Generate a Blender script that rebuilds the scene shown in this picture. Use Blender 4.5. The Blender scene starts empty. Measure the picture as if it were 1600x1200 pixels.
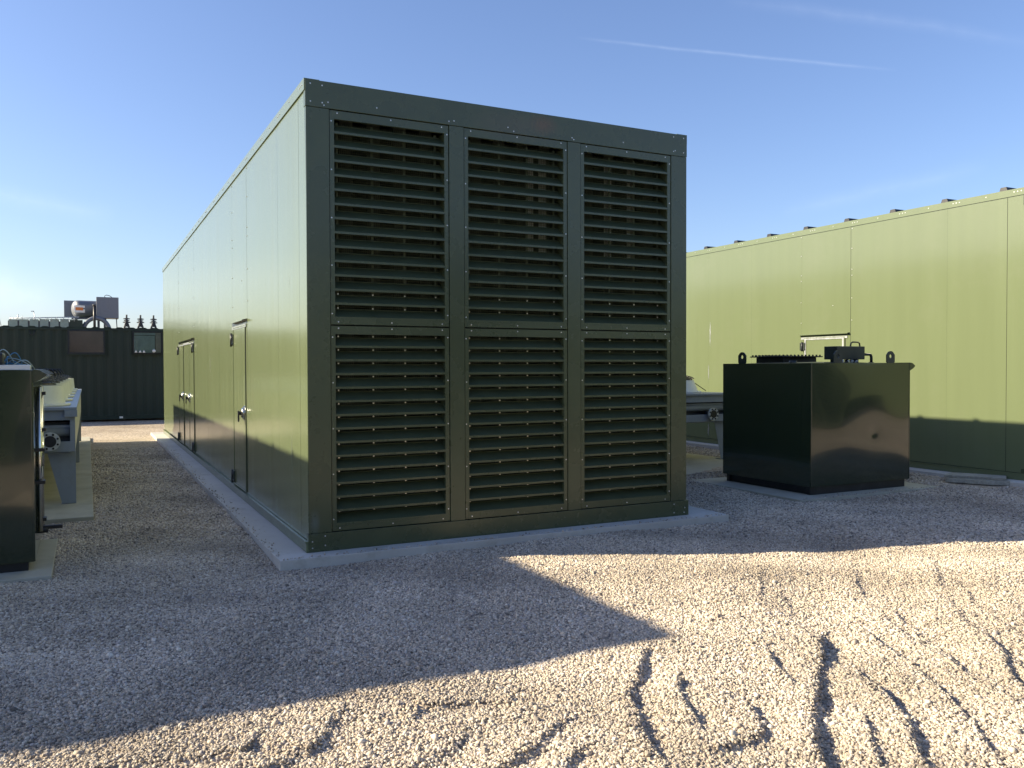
import bpy, bmesh, math, random
import numpy as np
from mathutils import Vector, Matrix, noise
random.seed(7)
PI = math.pi
SC = bpy.context.scene
COL = SC.collection

# ------------------------------------------------------------------ camera
CAM = Vector((-1.668, -7.186, 1.565))
YAW, PITCH, ROLL, FPX = 0.465436, -0.01899, -0.003067, 1321.7
cd = bpy.data.cameras.new('camera'); cam = bpy.data.objects.new('camera', cd); COL.objects.link(cam)
f_ = Vector((math.sin(YAW)*math.cos(PITCH), math.cos(YAW)*math.cos(PITCH), math.sin(PITCH)))
r_ = Vector((math.cos(YAW), -math.sin(YAW), 0)); u_ = r_.cross(f_)
r2 = r_*math.cos(ROLL)+u_*math.sin(ROLL); u2 = -r_*math.sin(ROLL)+u_*math.cos(ROLL)
cam.matrix_world = Matrix(((r2.x, u2.x, -f_.x, CAM.x), (r2.y, u2.y, -f_.y, CAM.y), (r2.z, u2.z, -f_.z, CAM.z), (0, 0, 0, 1)))
cd.sensor_width = 36; cd.lens = FPX/1600*36; cd.clip_start = .05; cd.clip_end = 5000
SC.camera = cam

# ------------------------------------------------------------------ sky, sun, exposure
SUN = Vector((-1, .41, .557)).normalized()
EL = math.asin(SUN.z); AZ = math.atan2(SUN.x, SUN.y)
w = bpy.data.worlds.new('World'); SC.world = w; w.use_nodes = True
nt = w.node_tree; bg = nt.nodes['Background']
sky = nt.nodes.new('ShaderNodeTexSky'); sky.sky_type = 'NISHITA'; sky.sun_disc = False
sky.sun_elevation = EL; sky.sun_rotation = AZ
sky.altitude = 0; sky.air_density = 1.0; sky.dust_density = 1.1; sky.ozone_density = 2.0
SKY_STRENGTH = 0.079
def wn(t, **k):
    n = nt.nodes.new(t)
    for a, b in k.items(): setattr(n, a, b)
    return n
def wmath(op, a, b=None):
    n = wn('ShaderNodeMath', operation=op)
    for i, v in enumerate((a, b)):
        if v is None: continue
        if isinstance(v, (int, float)): n.inputs[i].default_value = v
        else: nt.links.new(v, n.inputs[i])
    return n.outputs[0]
tc = wn('ShaderNodeTexCoord')
def wdot(vec, src):
    n = wn('ShaderNodeVectorMath', operation='DOT_PRODUCT'); n.inputs[1].default_value = vec
    nt.links.new(src, n.inputs[0]); return n.outputs['Value']
nz = wn('ShaderNodeTexNoise'); nz.inputs['Scale'].default_value = 9; nz.inputs['Detail'].default_value = 6
nt.links.new(tc.outputs['Generated'], nz.inputs['Vector'])
nz2 = wn('ShaderNodeTexNoise'); nz2.inputs['Scale'].default_value = 60; nz2.inputs['Detail'].default_value = 4
nt.links.new(tc.outputs['Generated'], nz2.inputs['Vector'])
def trail(a, b, width, strength, bend=0.02):
    """a wisp of vapour along the great circle from direction a to b"""
    a = Vector(a).normalized(); b = Vector(b).normalized()
    n = a.cross(b).normalized(); m = (a+b).normalized(); t = n.cross(m).normalized()
    half = a.dot(t); half = abs(half)
    d = wmath('ABSOLUTE', wmath('ADD', wdot(n, tc.outputs['Generated']), wmath('MULTIPLY', wmath('SUBTRACT', nz.outputs['Fac'], .5), bend)))
    s = wmath('DIVIDE', d, width); s = wmath('MAXIMUM', wmath('SUBTRACT', 1, s), 0)
    s = wmath('POWER', s, 1.6)
    e = wmath('DIVIDE', wmath('ABSOLUTE', wdot(t, tc.outputs['Generated'])), half)
    e = wmath('MAXIMUM', wmath('SUBTRACT', 1, wmath('POWER', e, 3)), 0)
    front = wmath('GREATER_THAN', wdot(m, tc.outputs['Generated']), 0)
    k = wmath('MULTIPLY', wmath('MULTIPLY', s, e), wmath('MULTIPLY', front, wmath('MULTIPLY', wmath('ADD', nz2.outputs['Fac'], .2), strength)))
    return k
k = trail((.48, .80, .360), (.745, .60, .302), .0030, .10, .006)
k = wmath('ADD', k, trail((.60, .70, .385), (.82, .49, .305), .010, .045, .012))
k = wmath('ADD', k, trail((-.12, .98, .175), (.03, .985, .160), .016, .07, .03))
k = wmath('ADD', k, trail((-.40, .90, .13), (-.02, .99, .075), .030, .30, .04))
k = wmath('ADD', k, trail((.68, .70, .17), (.82, .55, .205), .014, .05, .02))
tint = wn('ShaderNodeMix', data_type='RGBA', blend_type='MULTIPLY'); tint.inputs[0].default_value = 1; tint.inputs[7].default_value = (.93, .96, 1.14, 1); nt.links.new(sky.outputs[0], tint.inputs[6])
mix = wn('ShaderNodeMix', data_type='RGBA'); mix.inputs[7].default_value = (8.5, 9.0, 9.8, 1)
nt.links.new(k, mix.inputs[0]); nt.links.new(tint.outputs[2], mix.inputs[6])
nt.links.new(mix.outputs[2], bg.inputs['Color']); bg.inputs['Strength'].default_value = SKY_STRENGTH
sl = bpy.data.lights.new('sun', 'SUN'); sun = bpy.data.objects.new('sun', sl); COL.objects.link(sun)
sl.energy = 5.0; sl.angle = math.radians(.5); sl.color = (1, .87, .62)
sun.rotation_euler = SUN.to_track_quat('Z', 'Y').to_euler(); sun.location = SUN*50
SC.view_settings.view_transform = 'Standard'; SC.view_settings.look = 'None'
SC.view_settings.gamma = 1; SC.view_settings.exposure = 1.25
SC.render.engine = 'CYCLES'

# ------------------------------------------------------------------ helpers
class MB:
    def __init__(s): s.bm = bmesh.new(); s.mats = []
    def mi(s, m):
        if m not in s.mats: s.mats.append(m)
        return s.mats.index(m)
    def box(s, x0, x1, y0, y1, z0, z1, m, bev=0, rot=None, piv=None):
        r = bmesh.ops.create_cube(s.bm, size=1)['verts']
        for v in r: v.co = Vector(((x0+x1)/2+v.co.x*(x1-x0), (y0+y1)/2+v.co.y*(y1-y0), (z0+z1)/2+v.co.z*(z1-z0)))
        fs = list({f for v in r for f in v.link_faces}); i = s.mi(m)
        for f in fs: f.material_index = i
        if bev:
            es = list({e for v in r for e in v.link_edges})
            o = bmesh.ops.bevel(s.bm, geom=es, offset=bev, segments=2, affect='EDGES', profile=.6)
            r = list({v for f in o['faces'] for v in f.verts} | {v for f in fs if f.is_valid for v in f.verts})
            for f in o['faces']: f.material_index = i
        if rot is not None: bmesh.ops.rotate(s.bm, verts=[v for v in r if v.is_valid], cent=piv or Vector((0, 0, 0)), matrix=rot)
        return s
    def cyl(s, a, b, r0, m, r1=None, n=16, smooth=True, caps=True):
        a = Vector(a); b = Vector(b); r1 = r0 if r1 is None else r1
        d = b-a; q = d.to_track_quat('Z', 'Y').to_matrix().to_4x4()
        o = bmesh.ops.create_cone(s.bm, cap_ends=caps, segments=n, radius1=r0, radius2=r1, depth=d.length, matrix=Matrix.Translation((a+b)/2) @ q)['verts']
        i = s.mi(m)
        for f in {f for v in o for f in v.link_faces}:
            f.material_index = i
            if smooth and len(f.verts) == 4: f.smooth = True
        return s
    def tube(s, pts, r, m, n=8, closed=False):
        pts = [Vector(p) for p in pts]; i = s.mi(m); rings = []; L = len(pts); up = None
        for k, p in enumerate(pts):
            if closed: t = pts[(k+1) % L]-pts[k-1]
            else: t = pts[min(k+1, L-1)]-pts[max(k-1, 0)]
            t.normalize()
            if up is None: up = t.orthogonal().normalized()
            up = (up-t*up.dot(t)).normalized(); sd = t.cross(up)
            rings.append([s.bm.verts.new(p+(up*math.cos(2*PI*j/n)+sd*math.sin(2*PI*j/n))*r) for j in range(n)])
        for k in range(L if closed else L-1):
            A = rings[k]; B = rings[(k+1) % L]
            for j in range(n):
                f = s.bm.faces.new((A[j], A[(j+1) % n], B[(j+1) % n], B[j])); f.material_index = i; f.smooth = True
        if not closed:
            for R, rev in ((rings[0], 1), (rings[-1], 0)):
                f = s.bm.faces.new(R[::-1] if rev else R); f.material_index = i
        return s
    def prism(s, prof, a, b, m, hole=None):
        """prof: list of offsets (3d vectors) swept from a to b"""
        i = s.mi(m); a = Vector(a); b = Vector(b)
        A = [s.bm.verts.new(a+Vector(p)) for p in prof]; B = [s.bm.verts.new(b+Vector(p)) for p in prof]
        n = len(prof); fs = []
        for j in range(n): fs.append(s.bm.faces.new((A[j], A[(j+1) % n], B[(j+1) % n], B[j])))
        fs.append(s.bm.faces.new(A[::-1])); fs.append(s.bm.faces.new(B))
        for f in fs: f.material_index = i
        bmesh.ops.recalc_face_normals(s.bm, faces=fs)
        return s
    def grid(s, o, u, v, nu, nv, m, disp=None, nrm=None):
        o = Vector(o); u = Vector(u); v = Vector(v); i = s.mi(m); V = []
        nrm = nrm or u.cross(v).normalized()
        for a in range(nu+1):
            V.append([s.bm.verts.new(o+u*(a/nu)+v*(b/nv)+(nrm*disp(a/nu, b/nv) if disp else Vector())) for b in range(nv+1)])
        for a in range(nu):
            for b in range(nv):
                f = s.bm.faces.new((V[a][b], V[a+1][b], V[a+1][b+1], V[a][b+1])); f.material_index = i; f.smooth = True
        return s
    def dot(s, p, n, m, r=.0075):
        """a screw head at p facing n"""
        n = Vector(n); p = Vector(p)
        s.cyl(p-n*.001, p+n*.0015, r*1.25, m, n=8, smooth=False)
        s.cyl(p+n*.0015, p+n*.006, r, m, r1=r*.7, n=6, smooth=False)
        return s
    def build(s, name, parent=None):
        me = bpy.data.meshes.new(name); s.bm.to_mesh(me); s.bm.free()
        for m in s.mats: me.materials.append(m)
        o = bpy.data.objects.new(name, me); COL.objects.link(o)
        if parent: o.parent = parent
        return o
def thing(name, label, cat, loc=(0, 0, 0), group=None, rz=0):
    o = bpy.data.objects.new(name, None); COL.objects.link(o); o.location = loc; o.rotation_euler[2] = rz
    o.empty_display_size = .2
    tag(o, label, cat, group); return o
def tag(o, label, cat, group=None):
    o['label'] = label; o['category'] = cat
    if group: o['group'] = group
    return o
def struct(o): o['kind'] = 'structure'; return o
def kids(o): return [c for c in bpy.data.objects if c.parent == o]
SCREW = None
def screw(parent, x, y, z):
    global SCREW
    if SCREW is None:
        b = MB(); b.dot((0, 0, 0), (0, -1, 0), M['zinc'], .0052); o = b.build('screw', parent); SCREW = o.data
    else:
        o = bpy.data.objects.new('screw', SCREW); COL.objects.link(o); o.parent = parent
    o.location = (x, y, z); o.rotation_euler = (0, random.uniform(0, 1), 0)
def dup(o, loc=None, label=None, parent=None, tree=None, skip=()):
    if tree is None:
        tree = {}
        for c in bpy.data.objects:
            if c.parent: tree.setdefault(c.parent.name, []).append(c)
    c = o.copy(); COL.objects.link(c)
    if parent: c.parent = parent
    if loc is not None: c.location = loc
    if label: c['label'] = label
    for ch in tree.get(o.name, []):
        if not ch.name.startswith(tuple(skip) or ('#',)): dup(ch, parent=c, tree=tree, skip=skip)
    return c

# ------------------------------------------------------------------ materials
def mat(name, col, rough=.5, metal=0, bump=None, var=.12, vscale=3, spec=.5, coat=0, cr=.1, dirt=None, varcol=None, stretch=(1, 1, 1), spots=None):
    """bump=(scale vec3, distance)  dirt=(colour, amount, scale)"""
    m = bpy.data.materials.new(name); m.use_nodes = True; t = m.node_tree; N = t.nodes; L = t.links
    b = N['Principled BSDF']; b.inputs['Roughness'].default_value = rough; b.inputs['Metallic'].default_value = metal
    b.inputs['Specular IOR Level'].default_value = spec; b.inputs['Coat Weight'].default_value = coat; b.inputs['Coat Roughness'].default_value = cr
    c = N.new('ShaderNodeTexCoord'); mp = N.new('ShaderNodeMapping'); mp.inputs['Scale'].default_value = stretch
    L.new(c.outputs['Object'], mp.inputs['Vector'])
    n = N.new('ShaderNodeTexNoise'); n.inputs['Scale'].default_value = vscale; n.inputs['Detail'].default_value = 7; n.inputs['Roughness'].default_value = .6
    L.new(mp.outputs[0], n.inputs['Vector'])
    r = N.new('ShaderNodeValToRGB'); r.color_ramp.elements[0].position = .3; r.color_ramp.elements[1].position = .7
    lo = [x*(1-var) for x in col]; hi = varcol or [min(1, x*(1+var)) for x in col]
    r.color_ramp.elements[0].color = (*lo, 1); r.color_ramp.elements[1].color = (*hi, 1)
    L.new(n.outputs['Fac'], r.inputs['Fac']); out = r.outputs['Color']
    def mixin(fac, colr, out):
        x = N.new('ShaderNodeMix'); x.data_type = 'RGBA'; L.new(fac, x.inputs[0]); L.new(out, x.inputs[6]); x.inputs[7].default_value = (*colr, 1); return x.outputs[2]
    if dirt:
        n2 = N.new('ShaderNodeTexNoise'); n2.inputs['Scale'].default_value = dirt[2]; n2.inputs['Detail'].default_value = 8; n2.inputs['Roughness'].default_value = .7
        L.new(c.outputs['Object'], n2.inputs['Vector'])
        r2 = N.new('ShaderNodeValToRGB'); r2.color_ramp.elements[0].position = .52; r2.color_ramp.elements[1].position = .72
        r2.color_ramp.elements[0].color = (0, 0, 0, 1); r2.color_ramp.elements[1].color = (dirt[1],)*3+(1,)
        L.new(n2.outputs['Fac'], r2.inputs['Fac']); out = mixin(r2.outputs['Color'], dirt[0], out)
    for sp in (spots or []):      # (centre, radii, colour, amount)
        v = N.new('ShaderNodeVectorMath'); v.operation = 'SUBTRACT'; v.inputs[1].default_value = sp[0]; L.new(c.outputs['Object'], v.inputs[0])
        v2 = N.new('ShaderNodeVectorMath'); v2.operation = 'DIVIDE'; v2.inputs[1].default_value = sp[1]; L.new(v.outputs[0], v2.inputs[0])
        v3 = N.new('ShaderNodeVectorMath'); v3.operation = 'LENGTH'; L.new(v2.outputs[0], v3.inputs[0])
        a = N.new('ShaderNodeMath'); a.operation = 'SUBTRACT'; a.inputs[0].default_value = 1.1; a.use_clamp = True; L.new(v3.outputs['Value'], a.inputs[1])
        a2 = N.new('ShaderNodeMath'); a2.operation = 'MULTIPLY'; L.new(a.outputs[0], a2.inputs[0]); L.new(n.outputs['Fac'], a2.inputs[1])
        a3 = N.new('ShaderNodeMath'); a3.operation = 'MULTIPLY'; a3.inputs[1].default_value = sp[3]*2; a3.use_clamp = True; L.new(a2.outputs[0], a3.inputs[0])
        out = mixin(a3.outputs[0], sp[2], out)
    L.new(out, b.inputs['Base Color'])
    rr = N.new('ShaderNodeMapRange'); rr.inputs[3].default_value = rough*.8; rr.inputs[4].default_value = min(1, rough*1.25)
    L.new(n.outputs['Fac'], rr.inputs[0]); L.new(rr.outputs[0], b.inputs['Roughness'])
    if bump:
        mp2 = N.new('ShaderNodeMapping'); mp2.inputs['Scale'].default_value = bump[0]; L.new(c.outputs['Object'], mp2.inputs['Vector'])
        n3 = N.new('ShaderNodeTexNoise'); n3.inputs['Scale'].default_value = 1; n3.inputs['Detail'].default_value = bump[2] if len(bump) > 2 else 2
        L.new(mp2.outputs[0], n3.inputs['Vector'])
        bp = N.new('ShaderNodeBump'); bp.inputs['Strength'].default_value = 1; bp.inputs['Distance'].default_value = bump[1]
        L.new(n3.outputs['Fac'], bp.inputs['Height']); L.new(bp.outputs[0], b.inputs['Normal'])
    return m
GREEN = (.155, .195, .062)
M = {}
M['side'] = mat('olive_paint_lit', (.126, .154, .082), .19, bump=((2, 1.5, .22), .010, 3), var=.03, vscale=2, stretch=(1, 2.2, .12), dirt=((.15, .17, .11), .3, 1.2), spec=.5, coat=.12)  # lit copy of the one olive paint, raised for the sunlit sides
M['front'] = mat('olive_paint_shaded', (.060, .078, .041), .27, bump=((.9, .9, .9), .006), var=.1, vscale=2.5, dirt=((.08, .095, .06), .12, 3), spec=.5,  # shaded copy of the olive side paint, darkened for the unlit front
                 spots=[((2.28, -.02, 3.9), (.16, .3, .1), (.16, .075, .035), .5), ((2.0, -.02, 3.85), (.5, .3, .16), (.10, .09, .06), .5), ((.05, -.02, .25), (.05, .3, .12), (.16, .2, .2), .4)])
M['slat'] = mat('olive_blade_paint_shaded', (.050, .066, .036), .6, bump=((3, 3, 3), .003), var=.12, vscale=6, spec=.2, dirt=((.05, .06, .042), .4, 7))  # same olive again, with the shade between blades put into the colour
M['gap'] = mat('dark_joint', (.012, .014, .012), .7, var=.1)
M['inside'] = mat('dark_interior_steel', (.016, .022, .019), .6, var=.3, vscale=4)
M['baffle'] = mat('acoustic_splitter', (.030, .040, .034), .6, var=.3, vscale=8)
M['mesh'] = mat('bird_mesh_wire', (.060, .085, .062), .5, metal=.1, var=.2)
M['zinc'] = mat('zinc_screw', (.72, .72, .70), .3, metal=.6, var=.15, vscale=20)
M['galv'] = mat('galvanised_steel', (.42, .44, .46), .38, metal=.75, var=.25, vscale=14, dirt=((.3, .31, .32), .5, 20))
M['steel'] = mat('stainless_steel', (.62, .61, .58), .2, metal=1, var=.1, vscale=10)
M['tank'] = mat('bottle_green_paint', (.019, .032, .019), .13, var=.15, vscale=3, dirt=((.025, .028, .020), .25, 2.2), spec=.6, coat=.6, cr=.04)
M['tankd'] = mat('bottle_green_fitting', (.020, .028, .026), .32, var=.2, vscale=8, dirt=((.05, .055, .05), .3, 9))
M['black'] = mat('black_steel', (.012, .013, .016), .4, var=.3, vscale=9, dirt=((.04, .04, .04), .4, 9))
M['rubber'] = mat('black_rubber', (.012, .012, .012), .7, var=.2)
M['white'] = mat('white_paint', (.72, .73, .70), .35, var=.06, vscale=4, dirt=((.5, .5, .46), .4, 6))
M['grey'] = mat('grey_cooler_paint', (.27, .30, .34), .4, var=.08, vscale=3, dirt=((.22, .22, .2), .5, 5))
M['greyd'] = mat('dark_grey_coil', (.05, .053, .062), .5, var=.15, vscale=8)
M['cream'] = mat('pale_cooler_panel', (.54, .54, .50), .4, var=.08, vscale=2)
M['silencer'] = mat('silencer_grey_paint', (.155, .17, .20), .42, var=.08, vscale=2, dirt=((.11, .105, .105), .5, 2))
M['office'] = mat('dark_green_container_paint', (.030, .043, .032), .6, bump=((2, 2, 1), .01), spec=.3, var=.15, vscale=1, dirt=((.045, .045, .035), .4, 1.5), stretch=(1, 1, .3))
M['blue'] = mat('blue_hose', (.05, .22, .42), .4, var=.2)
M['pale'] = mat('pale_cable', (.35, .45, .48), .5, var=.2)
M['orange'] = mat('orange_sign_print', (.75, .22, .04), .5, var=.1)
M['signw'] = mat('white_sign_face', (.85, .82, .76), .4, var=.05)
M['mast'] = mat('dark_mast_steel', (.03, .035, .04), .6, var=.2)
M['wood'] = mat('weathered_board', (.33, .325, .285), .8, bump=((3, 40, 40), .004, 4), var=.3, vscale=6, dirt=((.12, .115, .09), .7, 9), stretch=(.5, 4, 4))
M['conc'] = mat('concrete', (.50, .485, .45), .8, bump=((30, 30, 30), .002, 6), var=.14, vscale=1.3, dirt=((.30, .28, .235), .75, 2.6))
M['conc2'] = mat('concrete_pad', (.40, .385, .32), .85, bump=((30, 30, 30), .002, 6), var=.16, vscale=1.5, dirt=((.25, .22, .15), .6, 1.6))
M['pink'] = mat('pinkish_curtain', (.50, .41, .38), .8, var=.2, vscale=5)
M['blind'] = mat('grey_blind', (.46, .54, .55), .7, var=.15, vscale=4)
M['paneb'] = mat('brown_tinted_glass', (.06, .042, .034), .12, var=.3, vscale=2, spec=.5)
def glass(name, tint):
    m = bpy.data.materials.new(name); m.use_nodes = True; b = m.node_tree.nodes['Principled BSDF']
    N = m.node_tree.nodes; L = m.node_tree.links
    tr = N.new('ShaderNodeBsdfTransparent'); tr.inputs[0].default_value = (*tint, 1)
    gl = N.new('ShaderNodeBsdfGlossy'); gl.inputs['Roughness'].default_value = .03
    fr = N.new('ShaderNodeFresnel'); fr.inputs[0].default_value = 1.5
    n = N.new('ShaderNodeTexNoise'); n.inputs['Scale'].default_value = 2; bp = N.new('ShaderNodeBump'); bp.inputs['Distance'].default_value = .01
    L.new(n.outputs['Fac'], bp.inputs['Height']); L.new(bp.outputs[0], gl.inputs['Normal'])
    mx = N.new('ShaderNodeMixShader'); L.new(fr.outputs[0], mx.inputs[0]); L.new(tr.outputs[0], mx.inputs[1]); L.new(gl.outputs[0], mx.inputs[2])
    L.new(mx.outputs[0], N['Material Output'].inputs[0]); return m
M['glass'] = glass('window_glass', (.8, .85, .85))

# ---- gravel: ground sheet material (fine aggregate beneath and beyond the loose stones)
def gravel_ramp(N, L, fac):
    r = N.new('ShaderNodeValToRGB'); cr = r.color_ramp
    cols = [(0, (.17, .15, .13)), (.10, (.30, .26, .22)), (.28, (.46, .39, .31)), (.5, (.54, .455, .36)), (.72, (.63, .53, .41)), (.88, (.72, .66, .56)), (.94, (.50, .44, .40)), (1, (.36, .32, .30))]
    cr.elements[0].position = 0; cr.elements[0].color = (*cols[0][1], 1); cr.elements[1].position = 1; cr.elements[1].color = (*cols[-1][1], 1)
    for p, c in cols[1:-1]: e = cr.elements.new(p); e.color = (*c, 1)
    L.new(fac, r.inputs[0]); return r.outputs[0]
def ground_mat():
    m = bpy.data.materials.new('gravel_ground'); m.use_nodes = True; N = m.node_tree.nodes; L = m.node_tree.links; b = N['Principled BSDF']
    b.inputs['Roughness'].default_value = .9; b.inputs['Specular IOR Level'].default_value = .2
    c = N.new('ShaderNodeTexCoord')
    v = N.new('ShaderNodeTexVoronoi'); v.inputs['Scale'].default_value = 44; L.new(c.outputs['Object'], v.inputs['Vector'])
    sp = N.new('ShaderNodeSeparateColor'); L.new(v.outputs['Color'], sp.inputs[0])
    col = gravel_ramp(N, L, sp.outputs[0])
    mx = N.new('ShaderNodeMix'); mx.data_type = 'RGBA'; mx.blend_type = 'MULTIPLY'; mx.inputs[0].default_value = 1
    n = N.new('ShaderNodeTexNoise'); n.inputs['Scale'].default_value = .45; n.inputs['Detail'].default_value = 6; L.new(c.outputs['Object'], n.inputs['Vector'])
    r = N.new('ShaderNodeValToRGB'); r.color_ramp.elements[0].position = .3; r.color_ramp.elements[0].color = (.62, .60, .57, 1); r.color_ramp.elements[1].position = .65; r.color_ramp.elements[1].color = (.92, .90, .87, 1)
    L.new(n.outputs['Fac'], r.inputs[0]); L.new(col, mx.inputs[6]); L.new(r.outputs[0], mx.inputs[7]); L.new(mx.outputs[2], b.inputs['Base Color'])
    inv = N.new('ShaderNodeMath'); inv.operation = 'SUBTRACT'; inv.inputs[0].default_value = 1; L.new(v.outputs['Distance'], inv.inputs[1])
    bp = N.new('ShaderNodeBump'); bp.inputs['Strength'].default_value = 1; bp.inputs['Distance'].default_value = .012
    L.new(inv.outputs[0], bp.inputs['Height']); L.new(bp.outputs[0], b.inputs['Normal'])
    return m
def stone_mat():
    m = bpy.data.materials.new('gravel_stone'); m.use_nodes = True; N = m.node_tree.nodes; L = m.node_tree.links; b = N['Principled BSDF']
    b.inputs['Roughness'].default_value = .8; b.inputs['Specular IOR Level'].default_value = .3
    a = N.new('ShaderNodeAttribute'); a.attribute_type = 'INSTANCER'; a.attribute_name = 'tone'
    col = gravel_ramp(N, L, a.outputs['Fac'])
    a2 = N.new('ShaderNodeAttribute'); a2.attribute_type = 'INSTANCER'; a2.attribute_name = 'patch'
    c = N.new('ShaderNodeTexCoord'); n = N.new('ShaderNodeTexNoise'); n.inputs['Scale'].default_value = 1.6; n.inputs['Detail'].default_value = 5
    L.new(c.outputs['Object'], n.inputs['Vector'])
    mr = N.new('ShaderNodeMapRange'); mr.inputs[1].default_value = .3; mr.inputs[2].default_value = .7; mr.inputs[3].default_value = .75; mr.inputs[4].default_value = 1.1; L.new(n.outputs['Fac'], mr.inputs[0])
    mu = N.new('ShaderNodeMath'); mu.operation = 'MULTIPLY'; L.new(mr.outputs[0], mu.inputs[0]); L.new(a2.outputs['Fac'], mu.inputs[1])
    mx = N.new('ShaderNodeVectorMath'); mx.operation = 'SCALE'; L.new(col, mx.inputs[0]); L.new(mu.outputs[0], mx.inputs['Scale'])
    L.new(mx.outputs[0], b.inputs['Base Color'])
    return m
M['ground'] = ground_mat(); M['stone'] = stone_mat()

# ------------------------------------------------------------------ ground sheet with wheel ruts and raked ridges
ZG = -.062
RUTS = [([(2.35,-3.44),(1.6,-4.11),(1.33,-4.33),(.99,-4.72),(.7,-5.1)], .045, .06), ([(1.21,-3.21),(.86,-3.59),(.67,-3.82),(.57,-4.02),(.4,-4.42)], .034, .055),
 ([(1.05,-3.69),(.83,-4.03),(.74,-4.26)], .026, .045), ([(1.1,-3.99),(1.14,-4.1),(.98,-4.38),(.85,-4.45),(.65,-4.42)], .03, .05), ([(1.78,-3.56),(1.51,-4.02)], .022, .04),
 ([(2.06,-3.94),(1.8,-4.4),(1.57,-4.68),(1.37,-4.91)], .034, .05), ([(2.61,-3.53),(2.27,-4.21),(1.97,-4.66),(1.72,-4.96)], .022, .045), ([(3.24,-3.13),(2.8,-3.83),(2.48,-4.27)], .018, .045),
 ([(3.19,-3.93),(2.5,-4.58),(2.16,-4.91)], .03, .05), ([(1.54,-4.43),(1.2,-4.82)], .028, .05), ([(-.69,-3.19),(-.29,-3.41),(.15,-3.55),(.25,-3.69)], .026, .05),
 ([(-.65,-3.39),(-.8,-3.61),(-.98,-3.71),(-1.3,-3.8)], .028, .06), ([(-1.6,-3.4),(-1.12,-3.55),(-.9,-3.7)], .03, .055), ([(-.28,-4.2),(-.08,-4.08),(.23,-3.92)], .03, .05), ([(.0,-4.3),(.08,-4.22),(.24,-4.14)], .026, .05),
 ([(4.3,-2.9),(3.7,-3.5),(3.2,-4.2)], .014, .05), ([(3.0,-2.4),(2.5,-3.0)], .010, .05), ([(1.9,-2.6),(1.6,-3.0)], .010, .05), ([(5.4,-2.8),(4.6,-3.6),(4.0,-4.3)], .014, .06), ([(3.9,-2.3),(3.3,-2.9),(2.75,-3.7),(2.35,-4.6)], .016, .07), ([(4.6,-2.5),(3.9,-3.1),(3.3,-3.7),(2.8,-4.4)], .017, .07), ([(2.5,-2.9),(2.15,-3.6),(1.85,-4.2)], .013, .06), ([(3.3,-1.9),(2.7,-2.5),(2.2,-3.2)], .010, .07), ([(-.1,-3.75),(-.45,-3.95),(-.9,-4.05)], .015, .07)]
rng = np.random.default_rng(3)
_w = [(rng.uniform(-1, 1, 2), rng.uniform(0, 6.28), s) for s in (1.1, 1.7, 2.3, 3.1, 4.3, 6.0, 8.5, 12) for _ in range(3)]
def height(X, Y):
    X = np.asarray(X, float); Y = np.asarray(Y, float)
    h = np.zeros_like(X)
    for d, p, s in _w:
        d = d/np.linalg.norm(d); h += .0042/s**.75*np.sin(s*(d[0]*X+d[1]*Y)+p)*2
    for pts, H, W in RUTS:
        best = np.full(X.shape, 1e9); sg = np.zeros_like(X); X0, Y0 = X, Y; X = X+.008*np.sin(11*Y+7*X)+.002*np.sin(61*Y-19*X+H*90); Y = Y+.010*np.sin(17*X-5*Y); al = np.zeros_like(X)
        n = len(pts)-1
        for k in range(n):
            a = np.array(pts[k]); b = np.array(pts[k+1]); d = b-a; L = np.hypot(*d)
            t = np.clip(((X-a[0])*d[0]+(Y-a[1])*d[1])/L**2, 0, 1)
            px, py = a[0]+t*d[0], a[1]+t*d[1]; dd = np.hypot(X-px, Y-py)
            nx, ny = -d[1]/L, d[0]/L
            if nx*.925-ny*.38 < 0: nx, ny = -nx, -ny      # positive side lies away from the sun
            s = (X-px)*nx+(Y-py)*ny
            m = dd < best; best = np.where(m, dd, best); sg = np.where(m, np.where(s >= 0, dd, -dd), sg); al = np.where(m, (k+t)/n, al)
        X, Y = X0, Y0; wig = 1+.3*np.sin(5*al*n+H*300)+.12*np.sin(19*al*n+H*100)
        end = np.clip(np.minimum(al, 1-al)*n*5+.25, 0, 1)
        up = np.exp(-(sg/(W*2.6))**2); dn = np.exp(-(np.maximum(sg-W*.35, 0)/(W*1.9))**2); st = 1/(1+np.exp(-np.clip(sg/(W*.13), -30, 30))); prof = (1-st)*up*.75-st*dn*.85
        h += H*.66*prof*wig*end
    fade = np.clip((9-Y)/6, .15, 1)
    return ZG+h*fade
def axis(segs):
    out = []
    for a, b, st in segs: out += list(np.arange(a, b, st))
    return np.array(out+[segs[-1][1]])
xs = axis([(-900, -100, 200), (-100, -20, 16), (-20, -4, 1), (-4, 6, .035), (6, 14, .2), (14, 30, 2), (30, 100, 14), (100, 900, 200)])
ys = axis([(-900, -100, 200), (-100, -20, 16), (-20, -6, 1), (-6, -1.5, .035), (-1.5, 2, .15), (2, 20, .5), (20, 60, 5), (60, 100, 10), (100, 900, 200)])
XX, YY = np.meshgrid(xs, ys, indexing='ij'); ZZ = height(XX, YY)
far = (np.abs(XX) > 16) | (YY > 19) | (YY < -12); ZZ = np.where(far, ZG, ZZ)
nx_, ny_ = XX.shape
me = bpy.data.meshes.new('gravel_yard')
idx = np.arange(nx_*ny_).reshape(nx_, ny_)
F = np.stack([idx[:-1, :-1], idx[1:, :-1], idx[1:, 1:], idx[:-1, 1:]], -1).reshape(-1, 4)
me.vertices.add(nx_*ny_); me.vertices.foreach_set('co', np.stack([XX, YY, ZZ], -1).ravel())
me.loops.add(F.size); me.loops.foreach_set('vertex_index', F.ravel().astype(np.int32))
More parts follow.
